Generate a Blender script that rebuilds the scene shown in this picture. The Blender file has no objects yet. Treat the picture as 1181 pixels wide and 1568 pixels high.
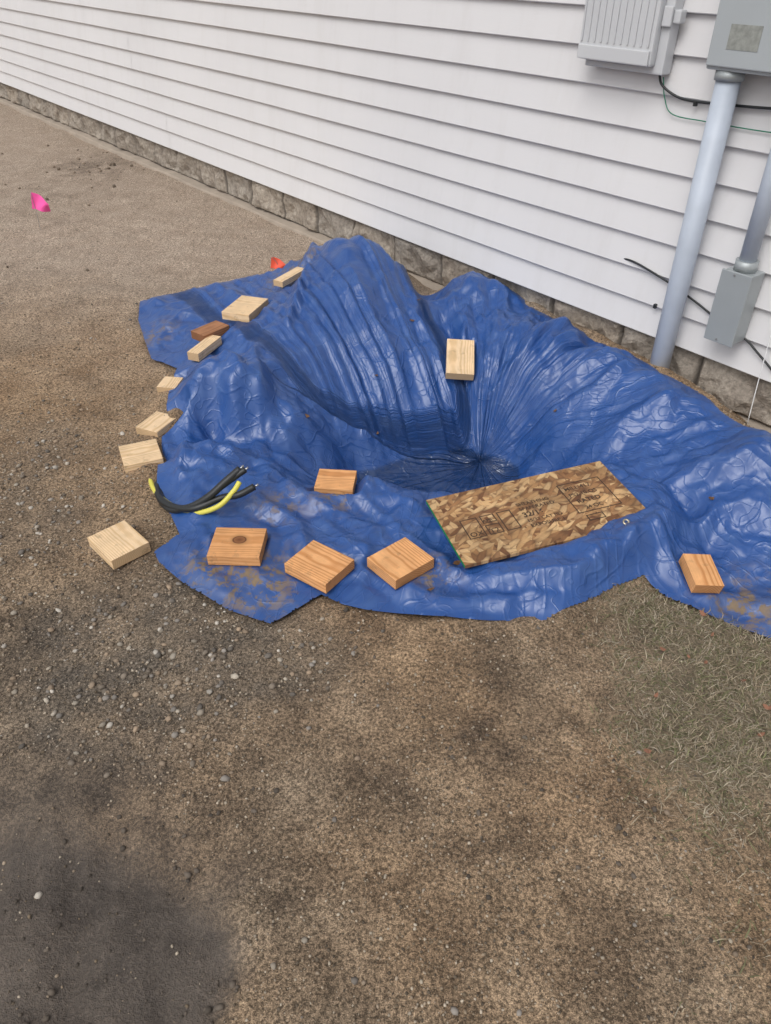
import bpy, bmesh, math, random, time
import numpy as np
from mathutils import Vector, Matrix
T0=time.time()
random.seed(7); RNG=np.random.default_rng(11)
scene=bpy.context.scene
# ------------------------------------------------------------------ survey frame
H=1.6; F=1150.0; PIT=math.radians(37.5); CP,SP=math.cos(PIT),math.sin(PIT)
def ray(x,y):
    u=x-590.5; v=y-784.0
    return np.array([u, F*CP-v*SP, -(F*SP+v*CP)])
def G(x,y,z=0.0):
    r=ray(x,y); k=(H-z)/(-r[2]); return np.array([r[0]*k,r[1]*k,z])
NW=np.array([-0.7793,-0.6266,0.0]); AW=np.array([0.6266,-0.7793,0.0]); DW=2.79
W0=-NW*DW
def wp(s,t,z): 
    p=W0+AW*s+NW*t; return (p[0],p[1],z)
def pxwall(x,y,t):
    r=ray(x,y); c=np.array([0,0,H]); k=(DW-t)/np.dot(r,-NW); p=c+r*k
    return float(np.dot(p-W0,AW)), float(p[2])
def pw3(x,y,t):
    s,z=pxwall(x,y,t); return wp(s,t,z)

# ------------------------------------------------------------------ noise
_perm=RNG.random((256,256)).astype(np.float32)
def vnoise(x,y,seed=0):
    x=np.asarray(x,dtype=np.float64)+seed*17.13+1000; y=np.asarray(y,dtype=np.float64)+seed*31.7+1000
    xi=np.floor(x).astype(int); yi=np.floor(y).astype(int); fx=x-xi; fy=y-yi
    fx=fx*fx*(3-2*fx); fy=fy*fy*(3-2*fy)
    a=_perm[xi&255,yi&255]; b=_perm[(xi+1)&255,yi&255]; c=_perm[xi&255,(yi+1)&255]; d=_perm[(xi+1)&255,(yi+1)&255]
    return (a*(1-fx)+b*fx)*(1-fy)+(c*(1-fx)+d*fx)*fy
def fbm(x,y,sc,octv=4,seed=0,gain=.5):
    s=0;a=1;n=0
    for o in range(octv):
        s=s+a*(vnoise(np.asarray(x)*sc,np.asarray(y)*sc,seed+o*3)-.5)*2; n+=a; a*=gain; sc*=2.03
    return s/n
def facet(x,y,sp,seed,ang=0.):
    """piecewise-linear triangular facets (sharp straight creases), range -1..1"""
    ca,sa=math.cos(ang),math.sin(ang);u=(x*ca-y*sa)/sp;v=(x*sa+y*ca)/sp
    s=(u+v)*.366;us=u+s+seed*13.7+500;vs=v+s+seed*7.9+500
    i=np.floor(us).astype(int);j=np.floor(vs).astype(int);fx=us-i;fy=vs-j
    p=lambda a,b:_perm[(a+seed*37)&255,(b+seed*91)&255]
    h00=p(i,j);h11=p(i+1,j+1);hm=np.where(fx>fy,p(i+1,j),p(i,j+1))
    mx_=np.maximum(fx,fy);mn=np.minimum(fx,fy)
    return (h00*(1-mx_)+hm*(mx_-mn)+h11*mn)*2-1
def sstep(a,b,x): 
    t=np.clip((x-a)/(b-a),0,1); return t*t*(3-2*t)

# ------------------------------------------------------------------ tarp outline (x,y,z surveyed)
OUT=[(215,462,.03),(250,453,.04),(300,443,.05),(350,431,.07),(400,420,.08),(440,412,.11),(475,400,.14),(505,384,.14),(540,379,.14),(575,380,.14),
(603,405,.16),(622,432,.12),(643,452,.09),(690,438,.14),(730,427,.18),(790,450,.17),(850,489,.16),(905,517,.15),(960,545,.16),(1040,585,.18),(1100,624,.20),(1150,655,.21),(1200,682,.22),
(1290,735,.18),(1360,830,.06),(1320,950,.01),(1230,990,.01),(1181,979,.01),(1120,957,.01),(1065,934,.01),(1020,915,.01),(985,886,.02),(955,897,.02),(900,926,.01),(835,953,.01),(740,950,.01),(650,944,.01),(570,936,.01),
(525,926,.01),(492,911,.01),(415,957,.005),(350,934,.01),(290,901,.01),(246,866,.01),(236,846,.01),(275,818,.02),(262,790,.02),(240,758,.02),(243,705,.03),(248,660,.05),(255,620,.07),(262,585,.07),(272,566,.04),(232,549,.01),(222,522,.01),(212,490,.01)]
OW=np.array([G(*p) for p in OUT])
poly=OW[:,:2]
def polysd(X,Y):
    X=np.asarray(X,float);Y=np.asarray(Y,float)
    best=np.full(X.shape,1e9);bx=np.zeros(X.shape);by=np.zeros(X.shape);ins=np.zeros(X.shape,bool)
    n=len(poly)
    for i in range(n):
        ax,ay=poly[i];cx,cy=poly[(i+1)%n]
        dx,dy=cx-ax,cy-ay
        t=np.clip(((X-ax)*dx+(Y-ay)*dy)/(dx*dx+dy*dy+1e-12),0,1)
        qx=ax+t*dx;qy=ay+t*dy
        d=np.hypot(X-qx,Y-qy);m=d<best
        best=np.where(m,d,best);bx=np.where(m,qx,bx);by=np.where(m,qy,by)
        if abs(dy)>1e-12:
            cond=((ay>Y)!=(cy>Y))&(X<(dx)*(Y-ay)/(dy)+ax)
            ins^=cond
    return np.where(ins,best,-best),bx,by

CT=[(500,378,.33),(540,373,.38),(572,375,.36),(607,412,.27),(635,455,.15),
(540,430,.30),(560,490,.20),(500,450,.26),(590,585,.02),(540,600,.0),(640,690,-.24),(650,560,.05),(665,640,-.12),(560,685,-.16),
(430,500,.20),(450,560,.14),(470,620,.05),(510,670,-.07),(400,470,.15),(350,480,.08),(420,435,.13),(460,425,.21),
(655,468,.08),(690,540,.05),(703,600,-.04),(715,685,-.25),
(730,438,.22),(700,470,.14),(760,520,.12),(740,600,-.02),(850,505,.20),(850,600,.06),(800,640,-.07),(820,690,-.14),(950,560,.21),(950,640,.1),(930,690,.03),(1040,600,.23),(1050,680,.13),(1010,740,.07),(1150,675,.25),(1150,760,.15),(1110,830,.04),(1150,920,.01),(1060,890,.01),
(548,720,-.24),(600,722,-.27),(680,718,-.28),(745,718,-.28),(792,718,-.26),
(480,752,.02),(570,757,.02),(650,765,.02),(430,720,.0),(500,708,-.12),
(500,830,.02),(600,900,.01),(800,915,.02),(720,830,.01),(560,850,.02),(620,800,.02),(340,860,.02),(400,920,.01),(860,830,.0),
(308,584,.20),(355,590,.21),(388,608,.16),(274,604,.10),(335,668,-.02),(390,675,-.03),(290,700,.05),(320,740,.06),(390,760,.03),(440,780,.02),(268,720,.05),(400,560,.17),
(230,480,.02),(300,470,.06),(300,520,.08),(250,530,.02),(350,540,.12),
(1000,803,.11),(960,812,.12),(925,835,.12),(890,880,.08),(840,925,.05),(905,800,.03)]
CW=[G(*p) for p in CT]
CW+= [np.array(p) for p in [(-.05,2.38,-.24),(.2,2.36,-.27),(.4,2.38,-.27),(.1,2.62,-.27),(.35,2.65,-.28),(.6,2.46,-.24),(-.18,2.42,-.22),(.5,2.25,-.03),(.2,2.22,.0),(-.05,2.22,.01),(.75,2.3,.02)]]
CW=np.array(CW+[p for p in OW])
ring=[]
cen=poly.mean(0)
for p in poly[::2]:
    d=p-cen; L=np.linalg.norm(d); q=p+d/L*.3
    wd=DW-float(np.dot(q,-NW[:2]))
    ring.append((q[0],q[1],.03 if wd<.3 else 0.0))
CW=np.vstack([CW,np.array(ring)])
cc=.07
def phi(r2): return np.sqrt(r2+cc*cc)
A=phi(((CW[:,None,:2]-CW[None,:,:2])**2).sum(-1))
n=len(CW)
M=np.zeros((n+1,n+1));M[:n,:n]=A-np.eye(n)*.01;M[:n,n]=1;M[n,:n]=1
sol=np.linalg.solve(M,np.append(CW[:,2],0))
def Hd(x,y):
    x=np.asarray(x,float);y=np.asarray(y,float);s=np.full(x.shape,sol[n])
    for i in range(n): s=s+sol[i]*phi((x-CW[i,0])**2+(y-CW[i,1])**2)
    return s
def zd(px,py,add=.05):
    z=0
    for _ in range(25):
        g=G(px,py,z);z=.5*z+.5*(float(Hd(g[0],g[1]))+add)
    return z
def onT(px,py): return G(px,py,zd(px,py,.01))[:2]
MUDP=np.array([G(*p)[:2] for p in [(-400,1130),(60,1165),(150,1220),(260,1285),(340,1345),(362,1420),(372,1568),(385,1900),(-400,1900)]])
def mudmask(x,y):
    global poly
    sv=poly; poly=MUDP
    d=polysd(x,y)[0]; poly=sv
    return d+.10*fbm(x,y,5,4,5)+.02*fbm(x,y,25,2,6)
def mudsoft(x,y):
    w=.045+.22*sstep(.68,.98,y)
    return sstep(-w*.8,w*1.3,mudmask(x,y))
def gbase(x,y):
    x=np.asarray(x,float);y=np.asarray(y,float)
    sd,_,_=polysd(x,y)
    near=sstep(-.35,-.02,sd)
    h=np.zeros(x.shape); m=near>0
    if m.any():
        hh=Hd(x[m],y[m]); h[m]=hh*near[m]
    z=h-.016*sstep(-.03,.03,sd)-.10*sstep(.02,.14,sd)
    fade=1-.6*sstep(0,.05,sd)
    rr=np.hypot(x,y-2.5); loc=1-sstep(8,25,rr)
    z=z+fade*loc*(.020*fbm(x,y,1.3,3,1)+.012*fbm(x,y,7,3,2)+.005*fbm(x,y,34,3,3))
    md=mudsoft(x,y)
    z=z-md*(.022)+md*(.018*fbm(x*2.2+y*.5,y*.7,6,4,9)+.010*np.abs(fbm(x*2,y*.6,22,2,19)))
    wd=DW-(x*-NW[0]+y*-NW[1])
    z=z+.02*np.exp(-(np.clip(wd,0,9)/.15)**2)
    return z

# ------------------------------------------------------------------ mesh helpers
def mk_mesh(name,V,Fc,mat=None,smooth=False,parent=None,attrs=None):
    me=bpy.data.meshes.new(name)
    V=np.asarray(V,dtype=np.float32)
    if isinstance(Fc,np.ndarray):
        k=Fc.shape[1]
        me.vertices.add(len(V));me.vertices.foreach_set('co',V.ravel())
        me.loops.add(Fc.size);me.loops.foreach_set('vertex_index',Fc.ravel().astype(np.int32))
        me.polygons.add(len(Fc));me.polygons.foreach_set('loop_start',np.arange(0,Fc.size,k,dtype=np.int32))
        me.update(calc_edges=True)
    else:
        me.from_pydata([tuple(map(float,v)) for v in V],[],Fc); me.update()
        me.validate()
    me.polygons.foreach_set('use_smooth',np.full(len(me.polygons),smooth))
    if attrs:
        for an,(ty,val) in attrs.items():
            a=me.attributes.new(an,ty,'POINT')
            a.data.foreach_set({'FLOAT_COLOR':'color','FLOAT':'value','FLOAT_VECTOR':'vector'}[ty],np.asarray(val,dtype=np.float32).ravel())
    o=bpy.data.objects.new(name,me);scene.collection.objects.link(o)
    if mat: me.materials.append(mat)
    if parent: o.parent=parent
    return o
def empty(name,loc=(0,0,0)):
    e=bpy.data.objects.new(name,None);scene.collection.objects.link(e);e.location=loc;e.empty_display_size=.1
    return e
def setpar(o,p):
    o.parent=p; o.matrix_parent_inverse=Matrix.Translation(-Vector(p.location))
def catmull(P,nn=8):
    P=[np.array(p,float) for p in P];Q=[2*P[0]-P[1]]+P+[2*P[-1]-P[-2]];out=[]
    for i in range(1,len(Q)-2):
        for k in range(nn):
            t=k/nn;a,b,c,d=Q[i-1],Q[i],Q[i+1],Q[i+2]
            out.append(.5*((2*b)+(-a+c)*t+(2*a-5*b+4*c-d)*t*t+(-a+3*b-3*c+d)*t**3))
    out.append(P[-1]);return out
def tube(name,P,r,mat,seg=10,nn=8,parent=None):
    C=catmull(P,nn) if nn>1 else [np.array(p,float) for p in P]
    V=[];Fc=[];up=np.array([0.13,0.21,.97]);prev=None
    for i,c in enumerate(C):
        d=C[min(i+1,len(C)-1)]-C[max(i-1,0)];d=d/(np.linalg.norm(d)+1e-9)
        if prev is None:
            x=np.cross(d,up); 
            if np.linalg.norm(x)<.3:x=np.cross(d,[1,0,0])
        else: x=prev-d*np.dot(prev,d)
        x/=np.linalg.norm(x);prev=x;y=np.cross(d,x)
        for k in range(seg):
            a=2*math.pi*k/seg;V.append(c+r*(x*math.cos(a)+y*math.sin(a)))
    for i in range(len(C)-1):
        for k in range(seg):
            k2=(k+1)%seg;Fc.append((i*seg+k,i*seg+k2,(i+1)*seg+k2,(i+1)*seg+k))
    Fc.append(tuple(range(seg))[::-1]);Fc.append(tuple((len(C)-1)*seg+k for k in range(seg)))
    o=mk_mesh(name,V,Fc,mat,False)
    for p in o.data.polygons: p.use_smooth=len(p.vertices)==4
    if parent:setpar(o,parent)
    return o
def bevel_obj(o,w,seg=2):
    bm=bmesh.new();bm.from_mesh(o.data)
    bmesh.ops.bevel(bm,geom=bm.edges[:],offset=w,segments=seg,affect='EDGES',profile=.6)
    bm.to_mesh(o.data);bm.free()
def wbox(name,s0,s1,t0,t1,z0,z1,mat,bev=.004,parent=None):
    V=[wp(s,t,z) for z in(z0,z1) for t in(t0,t1) for s in(s0,s1)]
    Fc=[(0,1,3,2),(4,6,7,5),(0,4,5,1),(2,3,7,6),(0,2,6,4),(1,5,7,3)]
    o=mk_mesh(name,V,Fc,mat)
    bm=bmesh.new();bm.from_mesh(o.data);bmesh.ops.recalc_face_normals(bm,faces=bm.faces[:]);bm.to_mesh(o.data);bm.free()
    if bev:bevel_obj(o,bev)
    if parent:setpar(o,parent)
    return o

# ------------------------------------------------------------------ materials
class MB:
    def __init__(s,name):
        s.m=bpy.data.materials.new(name);s.m.use_nodes=True;s.t=s.m.node_tree
        s.b=s.t.nodes['Principled BSDF'];s.x=0
    def n(s,ty): return s.t.nodes.new(ty)
    def l(s,a,b): s.t.links.new(a,b)
    def coord(s,kind='Object'): return s.n('ShaderNodeTexCoord').outputs[kind]
    def mapping(s,src,scale=(1,1,1),rot=(0,0,0),loc=(0,0,0)):
        m=s.n('ShaderNodeMapping');s.l(src,m.inputs[0]);m.inputs['Scale'].default_value=scale;m.inputs['Rotation'].default_value=rot;m.inputs['Location'].default_value=loc
        return m.outputs[0]
    def noise(s,src,scale,detail=4,rough=.55,dist=0):
        nd=s.n('ShaderNodeTexNoise');s.l(src,nd.inputs['Vector']);nd.inputs['Scale'].default_value=scale;nd.inputs['Detail'].default_value=detail;nd.inputs['Roughness'].default_value=rough;nd.inputs['Distortion'].default_value=dist
        return nd.outputs['Fac']
    def ramp(s,src,pts):
        nd=s.n('ShaderNodeValToRGB');s.l(src,nd.inputs[0]);cr=nd.color_ramp
        while len(cr.elements)<len(pts):cr.elements.new(.5)
        for e,(p,c) in zip(cr.elements,pts):
            e.position=p;e.color=(c,c,c,1) if not hasattr(c,'__len__') else (*c,1)
        return nd.outputs[0]
    def mix(s,f,a,b,mode='MIX'):
        nd=s.n('ShaderNodeMix');nd.data_type='RGBA';nd.blend_type=mode
        for i,v in ((0,f),(6,a),(7,b)):
            sock=nd.inputs[i]
            if hasattr(v,'is_linked'): s.l(v,sock)
            elif hasattr(v,'__len__'): sock.default_value=(*v,1)
            elif i==0: sock.default_value=v
            else: sock.default_value=(v,v,v,1)
        return nd.outputs[2]
    def math(s,op,a,b=0,c=None,clamp=False):
        nd=s.n('ShaderNodeMath');nd.operation=op;nd.use_clamp=clamp
        for i,v in enumerate((a,b) if c is None else (a,b,c)):
            if hasattr(v,'is_linked'): s.l(v,nd.inputs[i])
            else: nd.inputs[i].default_value=v
        return nd.outputs[0]
    def attr(s,name,out='Fac'):
        nd=s.n('ShaderNodeAttribute');nd.attribute_name=name;return nd.outputs[out]
    def bump(s,h,dist=.01,strength=1,prev=None):
        nd=s.n('ShaderNodeBump');s.l(h,nd.inputs['Height']);nd.inputs['Distance'].default_value=dist;nd.inputs['Strength'].default_value=strength
        if prev is not None:s.l(prev,nd.inputs['Normal'])
        return nd.outputs[0]
    def wsum(s,*terms):
        o=None
        for src,k in terms:
            v=s.math('MULTIPLY',src,k);o=v if o is None else s.math('ADD',o,v)
        return o
    def set(s,**kw):
        for k,v in kw.items():
            i=s.b.inputs[k.replace('_',' ')]
            if hasattr(v,'is_linked'):s.l(v,i)
            elif hasattr(v,'__len__'):i.default_value=(*v,1)
            else:i.default_value=v
        return s.m

def mat_siding():
    m=MB('vinyl_siding_white');c=m.coord()
    n1=m.noise(c,1.3,2);n2=m.noise(m.mapping(c,(30,30,160)),1,2);n3=m.noise(m.mapping(c,(9,9,1.2)),1,4,.7)
    col=m.mix(n1,(.64,.632,.642),(.72,.712,.72))
    col=m.mix(m.ramp(n3,[(.5,0),(.8,.14)]),col,(.42,.39,.35))
    m.set(Base_Color=col,Roughness=.5,Normal=m.bump(n2,.001,.35));m.b.inputs['Specular IOR Level'].default_value=.35
    return m.m
def mat_found():
    m=MB('split_face_block');c=m.coord()
    n1=m.noise(c,7,4,.6);n2=m.noise(c,45,3,.7);v=m.attr('blk')
    col=m.mix(m.ramp(n1,[(.3,0),(.7,1)]),(.22,.17,.125),(.48,.41,.33));col=m.mix(m.math('MULTIPLY',v,.6),col,(.26,.255,.245))
    col=m.mix(1,col,m.mix(m.ramp(n2,[(.3,0),(.7,1)]),.62,1.3),'MULTIPLY')
    col=m.mix(m.attr('joint'),col,(.10,.088,.075))
    m.set(Base_Color=col,Roughness=.95,Normal=m.bump(n2,.012,.9));return m.m
def mat_simple(name,col,rough=.5,metal=0,bumps=0,bs=200,var=.15,spec=.5,vs=6):
    m=MB(name);c=m.coord();n=m.noise(c,vs,3)
    c1=tuple(x*(1-var) for x in col);c2=tuple(min(1,x*(1+var)) for x in col)
    m.set(Base_Color=m.mix(n,c1,c2),Roughness=rough,Metallic=metal);m.b.inputs['Specular IOR Level'].default_value=spec
    if bumps:m.set(Normal=m.bump(m.noise(c,bs,2),bumps,.6))
    return m.m
def mat_ground():
    m=MB('sandy_dirt');c=m.coord()
    big=m.noise(c,1.1,2,.6);mid=m.noise(c,5.5,4,.65);fine=m.noise(c,120,3,.8);fin2=m.noise(c,360,1,.7)
    base=m.mix(m.ramp(mid,[(.32,0),(.66,1)]),(.158,.115,.076),(.295,.225,.157))
    base=m.mix(m.ramp(big,[(.38,0),(.58,.9)]),base,m.mix(m.ramp(mid,[(.3,0),(.7,1)]),(.22,.138,.076),(.345,.240,.148)))
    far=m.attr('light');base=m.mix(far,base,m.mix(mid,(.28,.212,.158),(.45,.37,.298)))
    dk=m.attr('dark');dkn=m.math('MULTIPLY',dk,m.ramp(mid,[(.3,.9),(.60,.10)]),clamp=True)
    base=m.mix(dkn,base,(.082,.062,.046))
    gy=m.attr('grey');base=m.mix(m.math('MULTIPLY',gy,m.ramp(mid,[(.3,.85),(.7,.35)])),base,(.118,.102,.084))
    base=m.mix(1,base,m.mix(m.ramp(fine,[(.38,0),(.5,.45),(.62,1)]),.42,1.7),'MULTIPLY')
    base=m.mix(1,base,m.mix(m.ramp(fin2,[(.35,0),(.65,1)]),.65,1.4),'MULTIPLY')
    mudc=m.mix(m.ramp(mid,[(.3,0),(.7,1)]),(.052,.043,.037),(.125,.104,.088))
    mudc=m.mix(m.ramp(fine,[(.5,0),(.7,.45)]),mudc,(.165,.14,.12))
    base=m.mix(m.math('MULTIPLY',m.attr('mud'),.93),base,mudc)
    gs=m.attr('grass');base=m.mix(m.math('MULTIPLY',gs,.55),base,m.mix(mid,(.12,.10,.065),(.22,.19,.135)))
    hgt=m.wsum((fine,.008),(fin2,.002),(mid,.018))
    rg=m.mix(m.attr('mud'),.95,.5)
    m.set(Base_Color=base,Roughness=rg,Normal=m.bump(hgt,1,.9));m.b.inputs['Specular IOR Level'].default_value=.3
    return m.m
def mat_attr(name,rough=.85):
    m=MB(name)
    m.set(Base_Color=m.attr('Col','Color'),Roughness=rough);m.b.inputs['Specular IOR Level'].default_value=.3;return m.m
def mat_tarp():
    m=MB('blue_poly_tarp');c=m.coord();pq=m.attr('fold','Vector')
    n1=m.noise(c,2.5,2);n2=m.noise(c,14,3,.6)
    col=m.mix(n1,(.011,.058,.225),(.021,.090,.315))
    col=m.mix(m.ramp(n2,[(.5,0),(.8,.35)]),col,(.06,.155,.39))
    pit_floor=m.attr('pit_floor');col=m.mix(m.math('MULTIPLY',pit_floor,.72),col,(.006,.026,.085))  # deeper blue on the lowest part of the pit
    d=m.attr('dirt');dn=m.noise(c,24,4,.7);dm=m.math('MULTIPLY',d,m.ramp(dn,[(.49,0),(.58,1)]),clamp=True)
    film=m.math('MULTIPLY',m.math('ADD',m.math('MULTIPLY',d,.3),.07),m.ramp(n2,[(.3,0),(.7,1)]))
    col=m.mix(film,col,(.18,.17,.17))
    col=m.mix(dm,col,m.mix(dn,(.07,.045,.027),(.26,.19,.12)))
    def ridge(sc,dist,src):
        a=m.noise(src,sc,0,.5,dist);return m.math('ABSOLUTE',m.math('SUBTRACT',a,.5))
    def line(r,w): return m.math('MINIMUM',r,w)
    msk=m.ramp(n1,[(.35,.4),(.65,1)])
    h=m.wsum((ridge(12,.2,pq),-.022),(line(ridge(28,.2,pq),.05),-.022),(m.math('MULTIPLY',line(ridge(11,.1,c),.04),msk),-.045),(m.math('MULTIPLY',line(ridge(24,.1,c),.04),msk),-.024))
    rg=m.mix(dm,m.mix(pit_floor,m.mix(n2,.26,.46),.16),.85)
    m.set(Base_Color=col,Roughness=rg,Normal=m.bump(h,1,.95));m.b.inputs['Specular IOR Level'].default_value=.7
    return m.m
def mat_wood(name,ca,cb,knot=False):
    m=MB(name);c=m.coord();oi=m.n('ShaderNodeObjectInfo')
    vv=m.n('ShaderNodeVectorMath');vv.operation='ADD';cmb=m.n('ShaderNodeCombineXYZ')
    m.l(m.math('MULTIPLY_ADD',oi.outputs['Random'],.08,-.04),cmb.inputs[1]);m.l(m.math('MULTIPLY_ADD',oi.outputs['Random'],.05,.03),cmb.inputs[2])
    m.l(c,vv.inputs[0]);m.l(cmb.outputs[0],vv.inputs[1]);v=vv.outputs[0]
    w=m.n('ShaderNodeTexWave');w.wave_type='RINGS';w.rings_direction='X';m.l(m.mapping(v,(.6,1,1)),w.inputs['Vector'])
    w.inputs['Scale'].default_value=48;w.inputs['Distortion'].default_value=6;w.inputs['Detail'].default_value=2;w.inputs['Detail Scale'].default_value=.22
    g=w.outputs['Fac']
    col=m.mix(m.ramp(g,[(.35,0),(1,.75)]),ca,cb)
    fib=m.noise(m.mapping(v,(25,420,420)),1,2)
    col=m.mix(1,col,m.mix(fib,.8,1.2),'MULTIPLY')
    col=m.mix(1,col,m.mix(m.noise(v,14,3),.70,1.28),'MULTIPLY')
    if knot:
        vd=m.n('ShaderNodeVectorMath');vd.operation='DISTANCE';m.l(m.mapping(c,(1,1.2,0)),vd.inputs[0]);vd.inputs[1].default_value=(.005,.012,0)
        dd=m.math('ADD',vd.outputs['Value'],m.math('MULTIPLY',fib,.003))
        kr=m.ramp(m.math('MULTIPLY',dd,20),[(.0,(.14,.05,.02)),(.36,(.26,.11,.045)),(.44,(.09,.035,.016)),(.52,(.42,.20,.08)),(1,(.58,.31,.13))])
        km=m.ramp(m.math('MULTIPLY',dd,20),[(.45,1),(.9,0)])
        col=m.mix(km,col,kr)
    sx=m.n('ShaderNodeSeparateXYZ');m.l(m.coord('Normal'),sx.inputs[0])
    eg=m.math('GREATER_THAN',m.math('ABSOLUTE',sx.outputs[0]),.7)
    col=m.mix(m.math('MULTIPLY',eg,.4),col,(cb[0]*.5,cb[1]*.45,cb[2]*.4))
    sm=m.noise(v,22,4,.7);col=m.mix(m.ramp(sm,[(.58,0),(.74,.55)]),col,(.16,.105,.06))
    m.set(Base_Color=col,Roughness=.7,Normal=m.bump(fib,.0015,.5));m.b.inputs['Specular IOR Level'].default_value=.3
    return m.m
def mat_osb():
    m=MB('osb_panel');c=m.coord();prev=None
    tones=[(0,(.13,.052,.02)),(.25,(.30,.15,.06)),(.5,(.44,.255,.11)),(.8,(.60,.40,.20)),(1,(.20,.085,.033))]
    for i,a in enumerate((.25,1.35,2.3,-.45)):
        mm=m.mapping(c,(1,1,0),(0,0,a),(i*.31,i*.7,0))
        nd=m.n('ShaderNodeVectorMath');nd.operation='MULTIPLY';nd.inputs[1].default_value=(20,62,0);m.l(mm,nd.inputs[0])
        vn=m.n('ShaderNodeTexVoronoi');vn.voronoi_dimensions='2D';m.l(nd.outputs[0],vn.inputs['Vector']);vn.inputs['Scale'].default_value=1
        sp=m.n('ShaderNodeSeparateColor');m.l(vn.outputs['Color'],sp.inputs[0])
        col=m.ramp(sp.outputs[0],tones)
        col=m.mix(1,col,m.mix(m.noise(nd.outputs[0],3,2),.65,1.3),'MULTIPLY')
        col=m.mix(m.ramp(vn.outputs['Distance'],[(.4,0),(.8,.7)]),col,(.10,.045,.02))
        if prev is None: prev=col
        else: prev=m.mix(m.math('GREATER_THAN',sp.outputs[1],.62),prev,col)
    prev=m.mix(1,prev,m.mix(m.ramp(m.noise(c,6,3),[(.3,0),(.7,1)]),.65,1.3),'MULTIPLY')
    m.set(Base_Color=prev,Roughness=.55);return m.m

M_sid=mat_siding();M_fnd=mat_found();M_gr=mat_ground();M_tarp=mat_tarp()
M_woodA=mat_wood('wood_pale',(.80,.59,.37),(.62,.41,.21));M_woodB=mat_wood('wood_orange',(.76,.40,.175),(.50,.20,.062));M_woodK=mat_wood('wood_knotty',(.70,.36,.155),(.52,.23,.08),True)
M_woodD=mat_wood('wood_wet_brown',(.38,.18,.09),(.22,.09,.04))
M_osb=mat_osb();M_green=mat_simple('green_edge_paint',(.01,.22,.07),.6);M_ink=mat_simple('stamp_ink',(.055,.032,.020),.8,var=.6,vs=60)
M_pvc=mat_simple('grey_pvc',(.46,.51,.59),.45,var=.20,vs=9,bumps=.0008,bs=40);M_box=mat_simple('grey_enamel',(.38,.41,.43),.45,var=.07,vs=5)
M_tel=mat_simple('telecom_plastic',(.55,.56,.58),.5,var=.06);M_gal=mat_simple('galvanised_box',(.38,.41,.42),.45,.3,var=.12)
M_blk=mat_simple('black_cable',(.018,.02,.022),.45);M_yel=mat_simple('yellow_cable',(.68,.62,.10),.45);M_grn=mat_simple('green_wire',(.03,.2,.12),.5)
M_metal=mat_simple('grommet_brass',(.45,.40,.30),.4,1);M_pink=mat_simple('pink_plastic',(.9,.10,.38),.6);M_red=mat_simple('red_orange_plastic',(.80,.11,.06),.6)
M_wire=mat_simple('steel_wire',(.3,.3,.3),.5,.6);M_str=mat_simple('white_string',(.75,.75,.75),.7);M_lab=mat_simple('faded_label',(.27,.28,.26),.8,var=.45,vs=70)
M_conc=mat_simple('concrete',(.38,.32,.26),.95,bumps=.006,bs=60,var=.25,vs=8);M_roof=mat_simple('roof_shingle',(.09,.085,.08),.95,bumps=.006,bs=50)
M_leaf=mat_simple('dead_leaf',(.14,.07,.03),.8,var=.4,vs=40)
M_peb=mat_attr('pebble_stone');M_grass=mat_attr('dry_grass_blade',.8)

# ------------------------------------------------------------------ ground sheet
def axis(lo,hi,step,far,g=1.22):
    a=list(np.arange(lo,hi,step));s=step
    x=a[0];pre=[]
    while x>-far: s*=g;x-=s;pre.append(x)
    s=step;x=a[-1];post=[]
    while x<far: s*=g;x+=s;post.append(x)
    return np.array(pre[::-1]+a+post)
gx=axis(-2.6,2.3,.013,220);gy=axis(.2,5.6,.015,220)
X,Y=np.meshgrid(gx,gy)
Z=gbase(X,Y)
idx=np.arange(X.size).reshape(X.shape)
Q=np.stack([idx[:-1,:-1],idx[:-1,1:],idx[1:,1:],idx[1:,:-1]],-1).reshape(-1,4)
mud=mudsoft(X,Y)
def blob(x,y,px,py,r,z=0):
    p=G(px,py,z);return np.exp(-((x-p[0])**2+(y-p[1])**2)/r**2)
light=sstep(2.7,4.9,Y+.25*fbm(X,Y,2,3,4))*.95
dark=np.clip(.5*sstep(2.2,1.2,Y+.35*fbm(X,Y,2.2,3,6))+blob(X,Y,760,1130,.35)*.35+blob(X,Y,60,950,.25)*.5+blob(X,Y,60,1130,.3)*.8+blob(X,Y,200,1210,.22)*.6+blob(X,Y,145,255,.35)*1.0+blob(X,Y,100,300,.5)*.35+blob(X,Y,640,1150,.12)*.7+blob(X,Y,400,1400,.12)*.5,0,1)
def gravm(x,y):
    return np.clip((blob(x,y,90,790,.3)*.8+blob(x,y,60,700,.3)*.6+blob(x,y,180,960,.26)+blob(x,y,300,980,.24)+blob(x,y,250,1080,.2)+blob(x,y,430,1010,.22)*.6+blob(x,y,130,1080,.2)*.8)*(.6+.8*vnoise(x*6,y*6,31)),0,1)
grey=np.clip(gravm(X,Y)*.9,0,1)
def grassm(x,y):
    p=G(985,1060)
    e=sstep(-.18,.18,(x-p[0]) + .16*fbm(x,y,5,3,8))
    sd=polysd(x,y)[0]
    return np.clip(e*sstep(.05,-.03,sd)*sstep(1.9,1.6,y-.3*(x-.8))*(.15+.85*sstep(.80,1.15,y+.12*fbm(x,y,4,2,3))),0,1)
gras=grassm(X,Y)
mk_mesh('ground',np.stack([X,Y,Z],-1).reshape(-1,3),Q,M_gr,True,attrs={'mud':('FLOAT',mud),'light':('FLOAT',light),'dark':('FLOAT',dark),'grey':('FLOAT',grey),'grass':('FLOAT',gras)})

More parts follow.
